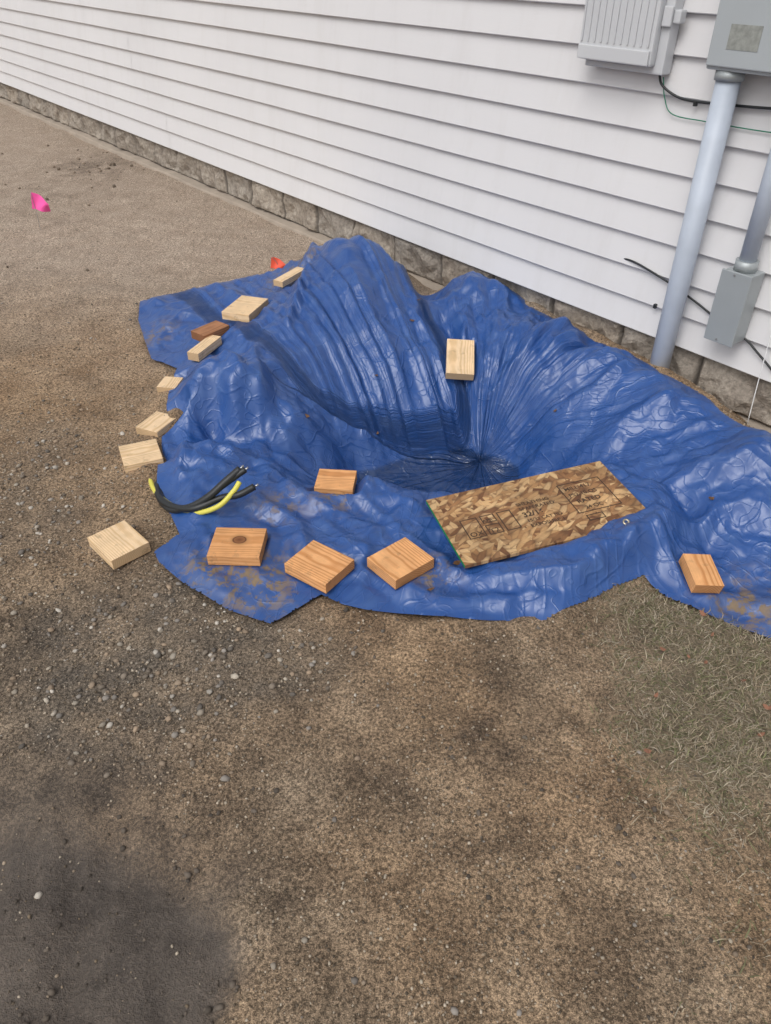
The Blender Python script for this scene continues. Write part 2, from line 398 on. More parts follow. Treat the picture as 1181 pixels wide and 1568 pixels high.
# ------------------------------------------------------------------ tarp : relaxed sheet over the dirt
h=.0070
lo=poly.min(0)-.03;hi=poly.max(0)+.03
nx=int((hi[0]-lo[0])/h)+1;ny=int((hi[1]-lo[1])/h)+1
tx=lo[0]+np.arange(nx)*h;ty=lo[1]+np.arange(ny)*h
TX,TY=np.meshgrid(tx,ty)
sd,bx,by=polysd(TX,TY)
act=sd>-.45*h
bnd=act&(sd<.75*h)
TX2=np.where(bnd,bx,TX);TY2=np.where(bnd,by,TY)
HT=Hd(TX,TY)
edgef=sstep(0,.09,sd)
def tri(p): 
    f=p-np.floor(p);return 1-np.abs(2*f-1)
a1,a2=onT(395,490),onT(530,712);b1,b2=onT(575,392),onT(705,660)
da=a2-a1;db=b2-b1
tt=np.linalg.solve(np.array([da,-db]).T,b1-a1);Cm=a1+da*tt[0]
mx=TX-Cm[0];my=TY-Cm[1];thm=np.arctan2(my,mx)
ta=math.atan2(*(a1-Cm)[::-1]);tb=math.atan2(*(b1-Cm)[::-1])
if ta<tb-math.pi:ta+=2*math.pi
qq=(thm-tb)/(ta-tb)
top=onT(540,376);dn=onT(640,690);dd_=dn-top;Ld=np.linalg.norm(dd_);dd_/=Ld
al=((TX-top[0])*dd_[0]+(TY-top[1])*dd_[1])/Ld
mface=sstep(-.18,.02,qq)*sstep(1.25,.95,qq)*sstep(-.12,.1,al)*sstep(1.06,.9,al)
qs=qq+.04*fbm(TX,TY,1.7,2,21)+.035*np.sin(qq*9+1)+.018*np.sin(qq*23+2+al*1.5)+.010*facet(TX,TY,.2,23)
amp1=.25+1.1*vnoise(qs*14,al*1.5,41);amp2=.2+1.2*vnoise(qs*25,al*2.0,44)
pl=tri(qs*8.3)*.026*amp1+tri(qs*17.7+.35)*.012*amp2+facet(TX,TY,.26,35,.2)*.016+facet(TX,TY,.13,5,.4)*.012+facet(TX,TY,.065,6,1.4)*.007+facet(TX,TY,.035,7,2.4)*.0022
Pc=onT(735,705);px_=TX-Pc[0];py_=TY-Pc[1];pr=np.hypot(px_,py_)+1e-6;pth=np.arctan2(py_,px_)
mrt=(1-mface)*sstep(-.15,.05,pth)*sstep(2.0,1.7,pth)*sstep(.08,.3,pr)*sstep(1.5,.7,pr)
pt2=pth+.12*fbm(TX,TY,2.3,2,25)
pl2=tri(pt2*3.7+.2)*.020*(.2+1.1*vnoise(pt2*5,pr*2.5,61))+tri(pt2*8.3)*.011*(1.6*vnoise(pt2*9,pr*2.5,62))
pl2=pl2+facet(pt2*.62,pr*.55,.22,14,.9)*.038+facet(pt2*.62,pr*.42,.10,11,.3)*.028+facet(pt2*.62,pr*.5,.05,12,1.1)*.013+facet(TX,TY,.05,13,.6)*.006
CR=[([(857,497),(800,560),(740,640),(724,690)],.055,.085),([(905,520),(840,620),(775,690)],-.030,.07),([(960,560),(900,610),(800,680)],.035,.07),
([(1040,600),(950,655),(880,705)],.035,.08),([(1100,640),(1010,670),(940,690)],.030,.06),([(940,690),(1000,738),(1060,772)],-.045,.09),([(1180,690),(1085,715),(1010,750)],.04,.08),
([(1181,770),(1095,785),(1020,800)],.035,.07),([(1040,830),(1100,800),(1181,820)],-.02,.06),([(732,437),(706,520),(700,590)],.04,.06),([(775,455),(748,540),(726,640)],.028,.06),([(680,450),(690,520),(690,570)],-.012,.04),
([(655,470),(700,545),(716,640)],-.015,.05),
([(300,588),(290,650),(278,720)],.035,.06),([(345,592),(385,648),(440,700),(485,738)],.035,.06),([(398,560),(402,630),(465,690)],.03,.06),([(262,610),(300,650),(330,700)],.02,.05),([(300,640),(350,650),(392,640)],-.03,.06),
([(280,690),(350,705),(430,715)],.025,.05),([(420,720),(470,765),(560,800)],.022,.05),([(395,765),(450,805),(480,850)],.028,.055),([(370,780),(420,800),(430,860)],-.015,.04),
([(560,765),(640,825),(700,885)],.024,.05),([(500,800),(560,862),(640,930)],.018,.05),([(250,850),(330,905),(412,948)],.016,.05),
([(640,915),(760,928),(860,915),(925,865),(1000,812)],.035,.065),([(700,885),(800,895),(880,880),(940,835)],.035,.05),([(870,895),(900,905),(880,925)],.02,.03),([(905,845),(935,890),(985,880)],.025,.035),([(930,835),(985,850),(1000,880)],.02,.03),
([(1000,812),(1040,880),(1110,945)],.022,.05),([(220,470),(300,486),(390,462)],.018,.05),([(235,530),(275,490),(350,450)],.016,.045),([(250,540),(330,545),(380,600)],.02,.05),([(345,495),(390,530),(400,600)],.03,.06),
([(740,690),(820,705),(900,700)],-.02,.05),([(475,700),(560,745),(650,748)],.012,.04),
([(503,382),(468,425),(445,500)],.045,.05),([(577,377),(605,412),(640,490),(690,600)],.035,.045),([(480,395),(440,450),(405,500)],-.015,.04)]
crease=np.zeros_like(TX);creaseM=np.zeros_like(TX)
wx=TX+.02*facet(TX,TY,.12,21);wy=TY+.02*facet(TX,TY,.12,22)
for k,(pts,am,wd_) in enumerate(CR):
    W=[onT(*p) for p in pts]
    best=np.full(TX.shape,9.);tp=np.zeros(TX.shape)
    for i in range(len(W)-1):
        ax,ay=W[i];ex,ey=W[i+1][0]-ax,W[i+1][1]-ay
        t=np.clip(((wx-ax)*ex+(wy-ay)*ey)/(ex*ex+ey*ey+1e-12),0,1)
        d=np.hypot(wx-ax-t*ex,wy-ay-t*ey);m=d<best;best=np.where(m,d,best);tp=np.where(m,(i+t)/(len(W)-1),tp)
    ww=wd_*(.55+.35*np.sin(np.pi*np.clip(tp*.8+.1,0,1)))
    v=am*np.clip(1-best/ww,0,1)*(.45+.55*np.sin(np.pi*np.clip(tp*.86+.07,0,1)))
    if k>=len(CR)-3: creaseM+=v
    else: crease+=v
ampn=.45+.9*vnoise(TX*3.1,TY*3.1,77)
ux=TX+.02*fbm(TX,TY,4,2,81);uy=TY+.02*fbm(TX,TY,4,2,82)
crum=facet(ux,uy,.33,15,1.1)*.024+facet(ux,uy*1.0,.17,1,.5)*.028+facet(ux,uy*.7,.095,2,1.9)*.018+facet(ux*.8,uy,.052,3,.9)*.010+facet(ux,uy,.03,4,2.5)*.003+.014
pitf=sstep(-.20,-.25,HT)
seed=(pl*mface+pl2*mrt+(crum*ampn*(1-.55*mrt)+crease*.9)*(1-.85*mface)+creaseM)*(.2+.8*edgef)*(1-.6*pitf)
P0=np.stack([TX2,TY2,HT+.004+seed],-1).astype(np.float32)
P=P0.copy()
g_=(.006*(.3+1.4*vnoise(TX*3,TY*3,3)))*edgef*(1-.5*mface)
def rest(sa,sb):
    d=P0[sb]-P0[sa];L=np.sqrt((d**2).sum(-1));m=(act[sa]&act[sb])
    return (L*(1+g_[sa])).astype(np.float32),m.astype(np.float32)
S=slice
cons=[]
def add(sa,sb,k):
    r,m=rest(sa,sb);cons.append((sa,sb,r,m*np.float32(k*.5)))
def even(n0,off):
    c=(n0-off)//2
    return S(off,off+2*c,2),S(off+1,off+2*c,2)
for off in(0,1):
    a,b=even(nx,off);add((S(None),a),(S(None),b),1.0)
    a,b=even(ny,off);add((a,S(None)),(b,S(None)),1.0)
for off in(0,1):
    a,b=even(ny,off)
    add((a,S(0,nx-1)),(b,S(1,nx)),.35)
    add((a,S(1,nx)),(b,S(0,nx-1)),.35)
V=np.zeros_like(P)
ground=(HT+np.minimum(crease,0)*.9-.03).astype(np.float32)
gyg,gxg=np.gradient(ground,h)
inner=np.zeros_like(act);inner[1:-1,1:-1]=act[1:-1,1:-1]&act[:-2,1:-1]&act[2:,1:-1]&act[1:-1,:-2]&act[1:-1,2:]
inm=inner[...,None].astype(np.float32)
def avg(Aq):
    o=np.zeros_like(Aq);o[1:-1,1:-1]=.25*(Aq[:-2,1:-1]+Aq[2:,1:-1]+Aq[1:-1,:-2]+Aq[1:-1,2:]);return o
NS=24
for it in range(NS):
    Pp=P.copy()
    P+=V*.9;P[...,2]-=.00002
    for sa,sb,r,mk in cons:
        a=P[sa];b=P[sb];d=b-a;L=np.sqrt((d*d).sum(-1))+1e-9
        c=((L-r)/L*mk)[...,None]*d
        P[sa]+=c;P[sb]-=c
    Lp=(avg(P)-P)*inm;P+=.015*(Lp-avg(Lp))*inm
    gz=ground+gxg*(P[...,0]-TX)+gyg*(P[...,1]-TY)
    hit=P[...,2]<gz
    P[...,2]=np.where(hit,gz,P[...,2])
    P[bnd,:2]+= (P0[bnd,:2]-P[bnd,:2])*.4
    V=P-Pp
    np.clip(V,-.004,.004,out=V)
    V[...,:2]*=np.where(hit,.2,1)[...,None]

# ------------------------------------------------------------------ blocks of wood & board
def fit(corners):
    c=np.mean(corners,0)
    e1=((corners[1]-corners[0])+(corners[2]-corners[3]))/2;e2=((corners[3]-corners[0])+(corners[2]-corners[1]))/2
    l1=np.linalg.norm(e1)
    a=e1/l1;b=e2-a*np.dot(a,e2);l2=np.linalg.norm(b);b/=l2
    return c,a,b,np.cross(a,b),l1,l2
pressed=[]
def block(pxs,zs,mat,th=.038,grain=0):
    if not hasattr(zs,'__len__'):zs=[zs]*4
    cs=np.array([G(p[0],p[1],z) for p,z in zip(pxs,zs)])
    c,a,b,nn,l1,l2=fit(cs)
    if nn[2]<0: nn=-nn
    c0=c-nn*th/2
    if grain==1: a,b=b,a;l1,l2=l2,l1
    b=np.cross(nn,a)
    me_o=mk_mesh('wood_block',[( x*l1/2,y*l2/2,z*th/2) for z in(-1,1) for y in(-1,1) for x in(-1,1)],[(0,2,3,1),(4,5,7,6),(0,1,5,4),(2,6,7,3),(0,4,6,2),(1,3,7,5)],mat)
    bevel_obj(me_o,.0018,2)
    me_o.matrix_world=Matrix(((a[0],b[0],nn[0],c0[0]),(a[1],b[1],nn[1],c0[1]),(a[2],b[2],nn[2],c0[2]),(0,0,0,1)))
    pressed.append((c-nn*th,a,b,nn,l1/2,l2/2))
    return me_o
def blk(pxs,mat,add=.055,tilt=False,**k):
    if tilt: zs=[zd(p[0],p[1],add) for p in pxs]
    else:
        c=np.mean(np.array(pxs),0);zs=zd(c[0],c[1],add)
    return block(pxs,zs,mat,**k)
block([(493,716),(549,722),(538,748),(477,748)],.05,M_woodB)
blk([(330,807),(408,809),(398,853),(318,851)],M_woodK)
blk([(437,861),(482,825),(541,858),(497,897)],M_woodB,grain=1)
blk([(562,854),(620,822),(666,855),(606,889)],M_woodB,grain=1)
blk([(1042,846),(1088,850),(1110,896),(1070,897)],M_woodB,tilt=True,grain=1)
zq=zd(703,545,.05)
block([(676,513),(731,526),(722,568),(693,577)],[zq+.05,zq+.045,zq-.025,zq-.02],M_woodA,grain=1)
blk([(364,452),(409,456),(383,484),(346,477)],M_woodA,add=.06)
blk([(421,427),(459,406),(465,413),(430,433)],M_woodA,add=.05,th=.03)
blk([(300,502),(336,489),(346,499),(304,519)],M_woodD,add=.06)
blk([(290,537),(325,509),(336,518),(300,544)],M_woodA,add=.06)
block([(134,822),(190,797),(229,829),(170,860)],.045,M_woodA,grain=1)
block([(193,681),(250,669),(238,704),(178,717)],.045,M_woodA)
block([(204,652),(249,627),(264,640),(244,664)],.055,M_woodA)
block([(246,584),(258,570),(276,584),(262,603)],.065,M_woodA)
osb=empty('osb_board')
zb=.07
cs=np.array([G(652,762,zb),G(925,708,zb+.03),G(997,791,zb+.03),G(713,871,zb)])
c,a,b,nn,l1,l2=fit(cs)
if nn[2]<0: nn=-nn
b=np.cross(nn,a)
thk=.012
osb.matrix_world=Matrix(((a[0],b[0],nn[0],c[0]),(a[1],b[1],nn[1],c[1]),(a[2],b[2],nn[2],c[2]),(0,0,0,1)))
V8=[(x*l1/2,y*l2/2,z) for z in(-thk,0) for y in(-1,1) for x in(-1,1)]
o=mk_mesh('panel',V8,[(0,2,3,1),(4,5,7,6),(0,1,5,4),(2,6,7,3),(0,4,6,2),(1,3,7,5)],M_osb);o.parent=osb
o.data.materials.append(M_green)
for p in o.data.polygons:
    if abs(p.normal.z)<.5:p.material_index=1
o.data.polygons[2].material_index=0
def stamp(txt,x,y,size,rot=0,bold=.0005):
    cu=bpy.data.curves.new('t','FONT');cu.body=txt;cu.size=size;cu.offset=bold;ot=bpy.data.objects.new('t',cu);scene.collection.objects.link(ot)
    dg=bpy.context.evaluated_depsgraph_get();me=bpy.data.meshes.new_from_object(ot.evaluated_get(dg));bpy.data.objects.remove(ot)
    me.materials.clear();me.materials.append(M_ink)
    oo=bpy.data.objects.new('stamp_text',me);scene.collection.objects.link(oo);oo.parent=osb;oo.location=(x,y,.0006);oo.rotation_euler=(0,0,rot)
stamp('SHEATHING',-.06,.035,.022);stamp('SPAN RATED',-.06,.010,.022);stamp('32/16',-.062,-.025,.034,0,.001);stamp('15/32 CAT PS2',-.06,-.052,.02);stamp('EXPOSURE 1',-.06,-.08,.022)
stamp('MILL 417',.13,.055,.026,.02);stamp('PS2-10 OS',.13,.02,.024,.02);stamp('RATED',.14,-.02,.028,.02,.0008);stamp('24 OC',.15,-.055,.024,.02)
def frame(x,y,w,hh,t=.004):
    V=[];Fc=[]
    for (x0,y0,x1,y1) in((x,y,x+w,y+t),(x,y+hh-t,x+w,y+hh),(x,y+t,x+t,y+hh-t),(x+w-t,y+t,x+w,y+hh-t)):
        k=len(V);V+=[(x0,y0,.0006),(x1,y0,.0006),(x1,y1,.0006),(x0,y1,.0006)];Fc.append((k,k+1,k+2,k+3))
    oo=mk_mesh('stamp_frame',V,Fc,M_ink);oo.parent=osb
for (x,y,w,hh) in((-.27,-.07,.06,.10),(-.20,-.07,.05,.05),(-.20,-.01,.05,.04),(-.14,-.07,.05,.10),(.115,-.07,.16,.165),(.13,-.115,.06,.03)):frame(x,y,w,hh)
stamp('OX',-.262,-.06,.03,0);stamp('T2',-.195,-.062,.03);stamp('APR',-.198,-.004,.02)
pressed.append((c-nn*thk,a,b,nn,l1/2,l2/2))
# the hem of the tarp laps over the near right corner of the board
sv=poly;poly=np.array([G(*p,.10)[:2] for p in [(890,846),(905,814),(932,797),(965,789),(1018,776),(1045,830),(1000,870),(930,870)]])
lap=polysd(P[...,0],P[...,1])[0]+.006*facet(TX,TY,.04,31);poly=sv
for pi,(pc,a_,b_,n_,hx,hy) in enumerate(pressed):
    dx=P[...,0]-pc[0];dy=P[...,1]-pc[1]
    la=dx*a_[0]+dy*a_[1];lb=dx*b_[0]+dy*b_[1]
    plane=pc[2]-(n_[0]*dx+n_[1]*dy)/n_[2]
    ox=np.clip(np.abs(la)-hx,0,None);oy=np.clip(np.abs(lb)-hy,0,None);dd=np.hypot(ox,oy)
    lim=plane-.002+np.clip(dd-.004,0,None)*1.6
    w=(dd<.06)
    if pi==len(pressed)-1:
        w=w&(lap<=0)
        over=(lap>0)&(dd<.04)
        zl_=plane+thk+.004+np.clip(lap,0,.05)*.35+.004*facet(TX,TY,.03,33)-np.clip(dd,0,.04)*.2
        P[...,2]=np.where(over,np.maximum(P[...,2],zl_),P[...,2])
    P[...,2]=np.where(w&(P[...,2]>lim),lim,P[...,2])

vid=-np.ones(act.shape,int);vid[act]=np.arange(act.sum())
q=act[:-1,:-1]&act[:-1,1:]&act[1:,1:]&act[1:,:-1]
Qt=np.stack([vid[:-1,:-1][q],vid[:-1,1:][q],vid[1:,1:][q],vid[1:,:-1][q]],-1)
used=np.unique(Qt);re=-np.ones(act.sum(),int);re[used]=np.arange(len(used));Qt=re[Qt]
Pv=P[act][used]
vx,vy=Pv[:,0],Pv[:,1]
dirt=np.clip(blob(vx,vy,395,900,.13)*1.3+blob(vx,vy,325,880,.08)*1.2+blob(vx,vy,450,430,.16,.15)*.9+blob(vx,vy,515,775,.07)+blob(vx,vy,1140,935,.12)*1.1+blob(vx,vy,240,520,.12)*.7+blob(vx,vy,660,890,.07)+blob(vx,vy,430,790,.08)*.8,0,1)
pit_floor=sstep(-.235,-.252,Pv[:,2])  # by height: tarp turns darker and smoother at the pit bottom
w1=sstep(.2,.8,mface)[...,None]
fc1=np.stack([qs*1.0,al*.14,0*qs],-1);fc2=np.stack([pt2*.75+3,pr*.16,0*pr],-1)
fold=fc1*w1+fc2*(1-w1)
fold=fold[act][used]
tarp=mk_mesh('blue_tarp',Pv,Qt,M_tarp,True,attrs={'dirt':('FLOAT',dirt),'pit_floor':('FLOAT',pit_floor),'fold':('FLOAT_VECTOR',fold)})
def torus(name,c,r,r2,mat,nrm=(0,0,1)):
    z=Vector(nrm).normalized();x=z.orthogonal().normalized();y=z.cross(x);V=[];Fc=[];A_=20;B_=8
    for i in range(A_):
        t=2*math.pi*i/A_;d=x*math.cos(t)+y*math.sin(t)
        for j in range(B_):
            s=2*math.pi*j/B_;V.append(Vector(c)+d*(r+r2*math.cos(s))+z*(r2*.5*math.sin(s)))
    for i in range(A_):
        for j in range(B_):Fc.append((i*B_+j,((i+1)%A_)*B_+j,((i+1)%A_)*B_+(j+1)%B_,i*B_+(j+1)%B_))
    return mk_mesh(name,V,Fc,mat,True)
def tz(x,y):
    d=(P[...,0]-x)**2+(P[...,1]-y)**2;d=np.where(act,d,9);i=np.argmin(d);return float(P[...,2].ravel()[i])
g=G(957,807,.12);torus('tarp_grommet',(g[0],g[1],tz(g[0],g[1])+.005),.008,.0032,M_metal,(-.1,-.4,.8))

V=[];Fc=[]
for (px,py) in[(578,662),(576,580),(631,492),(641,470),(660,905),(610,400),(470,640),(848,640),(700,860),(1090,760)]:
    z=zd(px,py,.02);g=G(px,py,z);zz=tz(g[0],g[1])+.004
    a0=random.random()*6;L=.010+.008*random.random();k=len(V);u=np.array([math.cos(a0),math.sin(a0)]);v=np.array([-u[1],u[0]])
    for (p,r,dz) in((-1,0,.004),(-.4,.5,.0),(.3,.45,.002),(1,0,.008),(.3,-.45,.006),(-.4,-.5,.003)):
        q2=g[:2]+u*p*L+v*r*L;V.append((q2[0],q2[1],zz+dz))
    Fc+= [(k,k+1,k+5),(k+1,k+2,k+4,k+5),(k+2,k+3,k+4)]
mk_mesh('dead_leaves',V,Fc,M_leaf)

# ------------------------------------------------------------------ cables out of the tarp
cab=empty('cut_cable_bundle',tuple(G(290,770,0)))
def cpath(L):return [G(x,y,z) for x,y,z in L]
tube('yellow_cable_1',cpath([(275,700,-.02),(243,714,.015),(231,730,.015),(238,752,.025),(262,773,.035),(300,785,.055),(335,775,.09),(358,752,.13),(367,738,.15)]),.009,M_yel,parent=cab)
tube('black_cable_1',cpath([(275,722,-.02),(243,738,.012),(247,765,.03),(280,779,.05),(315,764,.10),(345,738,.15),(368,718,.18)]),.013,M_blk,parent=cab)
tube('black_cable_2',cpath([(275,730,-.02),(246,748,.012),(257,773,.03),(295,779,.07),(340,762,.10),(365,758,.12),(390,745,.14)]),.012,M_blk,parent=cab)
tube('black_cable_3',cpath([(272,738,-.02),(243,755,.012),(262,781,.03),(300,772,.08),(335,748,.13),(360,730,.16),(376,719,.18)]),.011,M_blk,parent=cab)
M_cu=mat_simple('aluminium_core',(.5,.5,.5),.35,.8)
for (x,y,z,x2,y2,z2) in((368,718,.18,373,713,.185),(376,719,.18,380,716,.182),(390,745,.14,396,742,.145)):
    tube('core',[G(x,y,z),G(x2,y2,z2)],.004,M_cu,nn=1,parent=cab)

# ------------------------------------------------------------------ house
house=empty('house',wp(0,0,0))
S0,S1=-20,7.0;ZB=.245;LAP=.127
V=[];Fc=[]
prof=[(.0,.024),(.001,.029),(.004,.031),(.010,.0298),(LAP-.012,.0120),(LAP-.002,.0100)]
nc=22
rs=random.Random(3)
for cpair in range(nc//2):
    s=S0-rs.random()*3.6;k=0
    while s<S1:
        e=min(s+3.66,S1+.0);b=max(s,S0)
        if e>b:
            off=.0016*(k%2)+.0004
            for sub in(0,1):
                z0=ZB+(cpair*2+sub)*LAP
                base=len(V);nseg=max(1,int((e-b)/.3));ss=np.linspace(b,e+(.02 if e<S1 else 0),nseg+1)
                pts=[(0,.004)]+prof
                for s_ in ss:
                    wob=.0012*math.sin(s_*2.1+cpair)+.0006*math.sin(s_*5.3+cpair*2)
                    for dz,t in pts:V.append(wp(s_,t+off+wob,z0+dz))
                m_=len(pts)
                for i in range(nseg):
                    for j in range(m_-1):Fc.append((base+i*m_+j,base+(i+1)*m_+j,base+(i+1)*m_+j+1,base+i*m_+j+1))
        s+=3.66;k+=1
o=mk_mesh('siding',V,Fc,M_sid);setpar(o,house)
ZT=ZB+nc*LAP
def hbox(name,s0,s1,t0,t1,z0,z1,mat):return wbox(name,s0,s1,t0,t1,z0,z1,mat,0,house)
hbox('wall_body',S0,S1,-7,.002,ZB+.003,ZT,M_sid)
hbox('starter_strip',S0,S1,.0025,.012,ZB-.004,ZB+.001,M_tel)
fs=np.concatenate([np.arange(-20,-6,.03),np.arange(-6,3,.011),np.arange(3,7.001,.03)])
fz=np.linspace(-.12,.243,34)
FS,FZ=np.meshgrid(fs,fz)
row=np.floor((FZ+.155)/.2);off=(row%2)*.2
cell=np.floor((FS+off)/.4);lu=(FS+off)/.4-cell;lv=((FZ+.155)/.2)%1
edge=np.minimum(np.minimum(lu,1-lu)*.4,np.minimum(lv,1-lv)*.2)
rough=fbm(FS,FZ,6,2,12)*.016+facet(FS,FZ,.12,9,.5)*.024+facet(FS,FZ,.055,8,1.4)*.011+fbm(FS,FZ,45,2,16)*.003
tilt=(vnoise(cell*7.3,row*3.1,2)-.5)*.025*(lu-.5)*2+(vnoise(cell*3.3,row*9.1,5)-.5)*.012
FT=-.036+np.clip(edge/.018,0,1)**.6*(.026)+ (rough+tilt)*np.clip(edge/.025,0,1)
FT=np.clip(FT,-.062,.018)
Vf=W0[None,None,:]+FS[...,None]*AW+FT[...,None]*NW;Vf[...,2]=FZ
idx=np.arange(FS.size).reshape(FS.shape)
Qf=np.stack([idx[:-1,:-1],idx[1:,:-1],idx[1:,1:],idx[:-1,1:]],-1).reshape(-1,4)
o=mk_mesh('foundation',Vf.reshape(-1,3),Qf,M_fnd,False,attrs={'blk':('FLOAT',vnoise(cell*5.1+.3,row*2.7+.4,9)),'joint':('FLOAT',.9*sstep(.014,.005,edge))});setpar(o,house)
hbox('foundation_core',S0,S1,-7,-.065,-.3,ZB,M_conc)
V=[];Fc=[];ss=np.arange(-20,7,.08)
for i,s in enumerate(ss):
    w=.045+.012*float(fbm(s,0,2,2,3))
    zz=.045+.006*float(fbm(s,4,3,2,4))
    for t,z in((-.05,zz),(w*.9,zz-.002),(w,zz-.01),(w+.006,-.05)):V.append(wp(s,t,z))
for i in range(len(ss)-1):
    for j in range(3):Fc.append((i*4+j,(i+1)*4+j,(i+1)*4+j+1,i*4+j+1))
o=mk_mesh('footing',V,Fc,M_conc);setpar(o,house)
hbox('soffit',S0-.3,S1+.3,.003,.35,ZT+.001,ZT+.02,M_sid);hbox('fascia',S0-.3,S1+.3,.352,.37,ZT-.02,ZT+.16,M_sid)
V=[wp(S0-.3,.42,ZT+.16),wp(S1+.3,.42,ZT+.16),wp(S1+.3,-3.5,ZT+1.8),wp(S0-.3,-3.5,ZT+1.8),wp(S1+.3,-7.4,ZT+.16),wp(S0-.3,-7.4,ZT+.16)]
o=mk_mesh('roof',V,[(0,1,2,3),(3,2,4,5),(1,4,2),(0,3,5)],M_roof);setpar(o,house)

# ------------------------------------------------------------------ utilities on the wall
s0,zb0=pxwall(881,92,.13);s1,_=pxwall(988,100,.13)
tel=empty('telecom_box',wp(s0,0,zb0))
wbox('back_body',s0+.012,s1+.045,.032,.085,zb0-.02,zb0+.42,M_tel,.006,tel)
wbox('cover',s0,s1+.012,.0855,.12,zb0+.005,zb0+.40,M_tel,.010,tel)
wbox('cover_lip',s0+.004,s1+.006,.1205,.130,zb0+.008,zb0+.055,M_tel,.004,tel)
nr=11
for i in range(nr):
    sr=s0+.012+(s1-s0-.02)*i/(nr-1)
    wbox('rib',sr-.0035,sr+.0035,.1205,.1255,zb0+.065,zb0+.395,M_tel,.0015,tel)
zl=pxwall(1025,25,.09)[1]
wbox('latch',s1+.045,s1+.075,.05,.085,zl-.02,zl+.02,M_tel,.005,tel)
wbox('latch_tab',s1+.014,s1+.05,.088,.10,zl-.03,zl+.03,M_tel,.004,tel)
s2,zb2=pxwall(1077,106,.15)
met=empty('electric_meter_box',wp(s2,0,zb2))
wbox('enclosure',s2,s2+.33,.032,.140,zb2,zb2+.62,M_box,.008,met)
wbox('front_cover',s2+.004,s2+.326,.1405,.150,zb2+.012,zb2+.60,M_box,.004,met)
sl,zl2=pxwall(1112,75,.15);sl2,zl3=pxwall(1170,40,.15)
wbox('faded_label',sl,sl2,.1505,.1515,zl2,zl3,M_lab,0,met)
sc_,_=pxwall(1062,345,.09)
con=empty('conduit_pipe',wp(sc_,.09,0))
R=.041
tube('pipe',[wp(sc_,.09,-.15),wp(sc_,.09,zb2-.015)],R,M_pvc,24,1,con)
tube('coupling',[wp(sc_,.09,zb2-.03),wp(sc_,.09,zb2+.0)],R+.007,M_gal,24,1,con)
s3,zb3=pxwall(1077,517,.13);s4,_=pxwall(1116,528,.13);_,zt3=pxwall(1104,410,.13)
jb=empty('junction_box',wp(s3,0,zb3))
wbox('body',s3+.003,s4+.01,.032,.120,zb3+.003,zt3-.003,M_gal,.006,jb)
wbox('lid',s3,s4+.013,.1205,.130,zb3,zt3,M_gal,.003,jb)
for dz in(1,-1):
    zz=zb3+.012 if dz>0 else zt3-.012
    tube('screw',[wp((s3+s4)/2,.130,zz),wp((s3+s4)/2,.1325,zz)],.004,M_wire,10,1,jb)
sr=(s3+s4)/2+.006;rr=.030
tube('hub',[wp(sr,.078,zt3-.002),wp(sr,.078,zt3+.035)],rr+.01,M_gal,20,1,jb)
tube('riser_pipe',[wp(sr,.078,zt3+.03),wp(sr,.078,zb2+.01)],rr,M_pvc,20,1,jb)
wc=empty('wall_cable',wp(0,0,.8))
tube('black_line',[pw3(x,y,t) for x,y,t in((1010,112,.06),(1014,130,.05),(1035,147,.042),(1062,155,.038),(1110,160,.038),(1181,166,.038),(1260,168,.038))],.0045,M_blk,parent=wc)
tube('green_line',[pw3(x,y,t) for x,y,t in((1016,118,.05),(1018,150,.038),(1030,175,.036),(1080,186,.035),(1130,195,.035),(1181,203,.035),(1260,214,.035))],.002,M_grn,parent=wc)
tube('lower_line',[pw3(x,y,t) for x,y,t in((950,394,.02),(975,403,.036),(1020,430,.036),(1065,462,.036),(1100,490,.036),(1140,518,.038),(1160,540,.036),(1185,570,.036),(1240,640,.034))],.0042,M_blk,parent=wc)
for (x,y) in((1067,158),(1005,468)):
    s,z=pxwall(x,y,.03);wbox('clip',s-.006,s+.006,.030,.044,z-.009,z+.009,M_blk,.002,wc)
st=empty('string_line',pw3(1160,600,.1))
tube('cord',[pw3(1190,480,.05),pw3(1165,570,.1),pw3(1143,655,.13)],.0018,M_str,6,4,st)

# ------------------------------------------------------------------ marker flags
def flag(name,px,py,ptop,mat,size,lean):
    b=G(px,py,0);b[2]=float(gbase(np.array([b[0]]),np.array([b[1]]))[0])
    e=empty(name,tuple(b))
    r=ray(*ptop);k=b[1]/r[1];top=np.array([r[0]*k,b[1],H+r[2]*k])
    tube('wire',[b-np.array([0,0,.03]),(b+top)/2+np.array([.004,0,0]),top],.0015,M_wire,6,4,e)
    V=[];Fc=[];n_=9
    for i in range(n_):
        for j in range(n_):
            u=i/(n_-1);v=j/(n_-1)
            V.append(top+np.array([u*size*1.0*lean-(v*.15*size),.25*size*math.sin(u*5+v*2)*u,-v*size*.8*(1-.45*u)-u*size*.45+.04*size*math.sin(v*7+u*4)]))
    for i in range(n_-1):
        for j in range(n_-1):
            a0=i*n_+j;Fc.append((a0,a0+1,a0+n_+1,a0+n_))
    o=mk_mesh('plastic_flag',V,Fc,mat,True);setpar(o,e)
flag('pink_marker_flag',62,352,(47,294),M_pink,.14,.8)
flag('red_marker_flag',430,412,(416,393),M_red,.09,1)

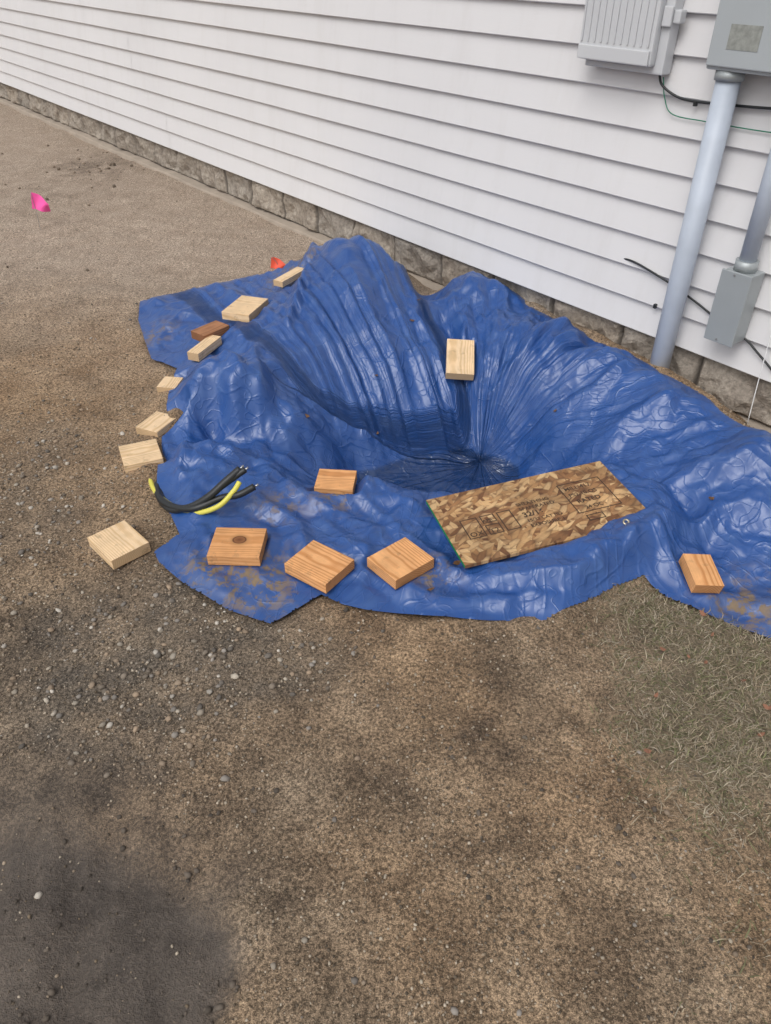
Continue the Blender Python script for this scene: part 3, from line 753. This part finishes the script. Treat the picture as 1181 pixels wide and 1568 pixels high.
# ------------------------------------------------------------------ pebbles
def ico():
    t=(1+5**.5)/2
    v=np.array([(-1,t,0),(1,t,0),(-1,-t,0),(1,-t,0),(0,-1,t),(0,1,t),(0,-1,-t),(0,1,-t),(t,0,-1),(t,0,1),(-t,0,-1),(-t,0,1)],float);v/=np.linalg.norm(v[0])
    f=np.array([(0,11,5),(0,5,1),(0,1,7),(0,7,10),(0,10,11),(1,5,9),(5,11,4),(11,10,2),(10,7,6),(7,1,8),(3,9,4),(3,4,2),(3,2,6),(3,6,8),(3,8,9),(4,9,5),(2,4,11),(6,2,10),(8,6,7),(9,8,1)])
    return v,f
iv,if_=ico()
def stones(name,x,y,r,cols,mat,flat=.6,sink=.25):
    N=len(x);z=gbase(x,y)
    ang=RNG.random(N)*6.283;sx=r*(.75+.6*RNG.random(N));sy=r*(.75+.4*RNG.random(N));sz=r*flat*(.7+.6*RNG.random(N))
    L=iv[None]*(1+.22*(RNG.random((N,12,1))-.5)*2)
    lx=L[...,0]*sx[:,None];ly=L[...,1]*sy[:,None];lz=L[...,2]*sz[:,None]
    tl=(RNG.random(N)-.5)*.6;lz=lz+lx*tl[:,None]
    ca,sa=np.cos(ang)[:,None],np.sin(ang)[:,None]
    Vv=np.stack([x[:,None]+lx*ca-ly*sa,y[:,None]+lx*sa+ly*ca,z[:,None]+lz+(sz*(1-2*sink))[:,None]],-1).reshape(-1,3)
    Ff=(if_[None]+np.arange(N)[:,None,None]*12).reshape(-1,3)
    col=np.repeat(np.concatenate([cols,np.ones((N,1))],1),12,0)
    return mk_mesh(name,Vv,Ff,mat,True,attrs={'Col':('FLOAT_COLOR',col)})
def sample(N,x0,x1,y0,y1,f):
    x=RNG.uniform(x0,x1,N);y=RNG.uniform(y0,y1,N);k=RNG.random(N)<f(x,y);return x[k],y[k]
outside=lambda x,y:(polysd(x,y)[0]<-.0)&((DW-(x*-NW[0]+y*-NW[1]))>.05)
pal=np.array([(.32,.275,.22),(.40,.35,.285),(.20,.165,.13),(.26,.20,.145),(.49,.445,.385),(.16,.14,.12),(.28,.25,.22),(.34,.255,.18)])
def cols(N,k=1.0):return pal[RNG.integers(0,len(pal),N)]*(.7+.5*RNG.random((N,1)))*k
x,y=sample(200000,-2.2,1.9,.35,4.0,lambda x,y:outside(x,y)*(.10+.75*vnoise(x*5,y*5,4))*(1-.9*(mudmask(x,y)>0))*np.clip(1.5-.3*y,.2,1))
r=.0010+.0030*RNG.random(len(x))**2.7
cg=np.array([(.26,.20,.138),(.33,.26,.19),(.17,.13,.088),(.42,.355,.275),(.11,.086,.062)])[RNG.integers(0,5,len(x))]*(.7+.5*RNG.random((len(x),1)))
stones('grit',x,y,r,cg,M_peb,.8,.2)
x,y=sample(30000,-2.6,1.6,.5,4.0,lambda x,y:outside(x,y)*(gravm(x,y)**1.2*.8+.018)*(1-.9*(mudmask(x,y)>0)))
r=.0024+.0085*RNG.random(len(x))**2.8
stones('gravel',x,y,r,cols(len(x),.95),M_peb)
x,y=sample(14000,-1.6,1.4,.3,2.2,lambda x,y:outside(x,y)*((mudmask(x,y)>-.03)*(.08+.5*(fbm(x,y,4,2,40)>.12))+.18*(fbm(x,y,3,3,47)>.22)))
r=.0015+.0065*RNG.random(len(x))**4
stones('mud_clods',x,y,r,np.array([[.098,.080,.064]])*(.6+.9*RNG.random((len(x),1))),M_peb,.7)
x1_,y1_=sample(2500,-3.6,-1.5,4.2,8,lambda x,y:blob(x,y,145,255,.3)*.8+blob(x,y,100,300,.4)*.1+.03)
stones('dirt_clods',x1_,y1_,.004+.014*RNG.random(len(x1_))**3,np.array([[.20,.155,.115]])*(.5+.9*RNG.random((len(x1_),1))),M_peb,.7)
# ------------------------------------------------------------------ dry grass
x,y=sample(240000,.35,2.6,.3,2.4,lambda x,y:grassm(x,y)*(.15+.85*vnoise(x*14,y*14,6))*((DW-(x*-NW[0]+y*-NW[1]))>.05))
N=len(x);z=gbase(x,y);a=RNG.random(N)*6.283;L=.010+.030*RNG.random(N)**1.5;w=.0006+.0007*RNG.random(N);el=.15+RNG.random(N)*1.0
dx,dy=np.cos(a),np.sin(a)
def pt(f,side,lift,bend=0):
    return np.stack([x+dx*L*f-dy*(w*side+bend),y+dy*L*f+dx*(w*side+bend),z+.001+lift],-1)
cur=L*np.sin(el)*.7;bd=L*(RNG.random(N)-.5)*.35
Vg=np.stack([pt(0,-1,0),pt(0,1,0),pt(.5,1,cur*.7,bd),pt(.5,-1,cur*.7,bd),pt(1,.2,cur*.8),pt(1,-.2,cur*.8)],1).reshape(-1,3)
o4=np.arange(N)[:,None]*6
Fg=np.concatenate([o4+np.array([[0,1,2,3]]),o4+np.array([[3,2,4,5]])],0)
gp=np.array([(.36,.30,.21),(.31,.25,.17),(.42,.36,.27),(.19,.19,.095),(.15,.15,.075),(.27,.205,.135),(.34,.28,.19)])
gc=gp[RNG.integers(0,7,N)]*(.55+.6*RNG.random((N,1)));gc=np.repeat(np.concatenate([gc,np.ones((N,1))],1),6,0)
mk_mesh('dry_grass',Vg,Fg,M_grass,attrs={'Col':('FLOAT_COLOR',gc)})
V=[];Fc=[]
x,y=sample(150,.6,2.2,.9,1.9,lambda x,y:grassm(x,y)*.8)
zz=gbase(x,y)
for i in range(len(x)):
    a0=random.random()*6;L=.006+.008*random.random();k=len(V);u=np.array([math.cos(a0),math.sin(a0)]);v=np.array([-u[1],u[0]])
    for (p,r,dz) in((-1,0,.004),(-.4,.5,.0),(.3,.45,.002),(1,0,.006),(.3,-.45,.006),(-.4,-.5,.003)):
        V.append((x[i]+u[0]*p*L+v[0]*r*L,y[i]+u[1]*p*L+v[1]*r*L,zz[i]+.014+dz))
    Fc+= [(k,k+1,k+5),(k+1,k+2,k+4,k+5),(k+2,k+3,k+4)]
mk_mesh('leaf_litter',V,Fc,mat_simple('litter',(.24,.11,.065),.8,var=.4,vs=30))

# ------------------------------------------------------------------ light
w=bpy.data.worlds.new('World');scene.world=w;w.use_nodes=True;nt=w.node_tree
bg=nt.nodes['Background'];sk=nt.nodes.new('ShaderNodeTexSky');sk.sky_type='NISHITA';sk.sun_disc=False
EL=math.radians(52);AZ=math.radians(215)
sk.sun_elevation=EL;sk.sun_rotation=AZ;sk.dust_density=4;sk.air_density=1.2;sk.ozone_density=1
hs=nt.nodes.new('ShaderNodeHueSaturation');hs.inputs['Saturation'].default_value=.18
nt.links.new(sk.outputs[0],hs.inputs['Color']);nt.links.new(hs.outputs[0],bg.inputs[0]);bg.inputs[1].default_value=.15
sl=bpy.data.lights.new('sun','SUN');sl.energy=.85;sl.angle=math.radians(35);sl.color=(1,.98,.95)
so=bpy.data.objects.new('sun',sl);scene.collection.objects.link(so)
dirv=Vector((math.sin(AZ)*math.cos(EL),math.cos(AZ)*math.cos(EL),math.sin(EL)))
so.rotation_euler=dirv.to_track_quat('Z','Y').to_euler()
cd=bpy.data.cameras.new('camera');cam=bpy.data.objects.new('camera',cd);scene.collection.objects.link(cam)
cam.location=(0,0,H);cam.rotation_euler=(math.pi/2-PIT,0,0)
cd.sensor_fit='VERTICAL';cd.sensor_height=24;cd.lens=24*F/1568;cd.clip_start=.05;cd.clip_end=800
scene.camera=cam
scene.view_settings.view_transform='Standard';scene.view_settings.look='None';scene.view_settings.exposure=0
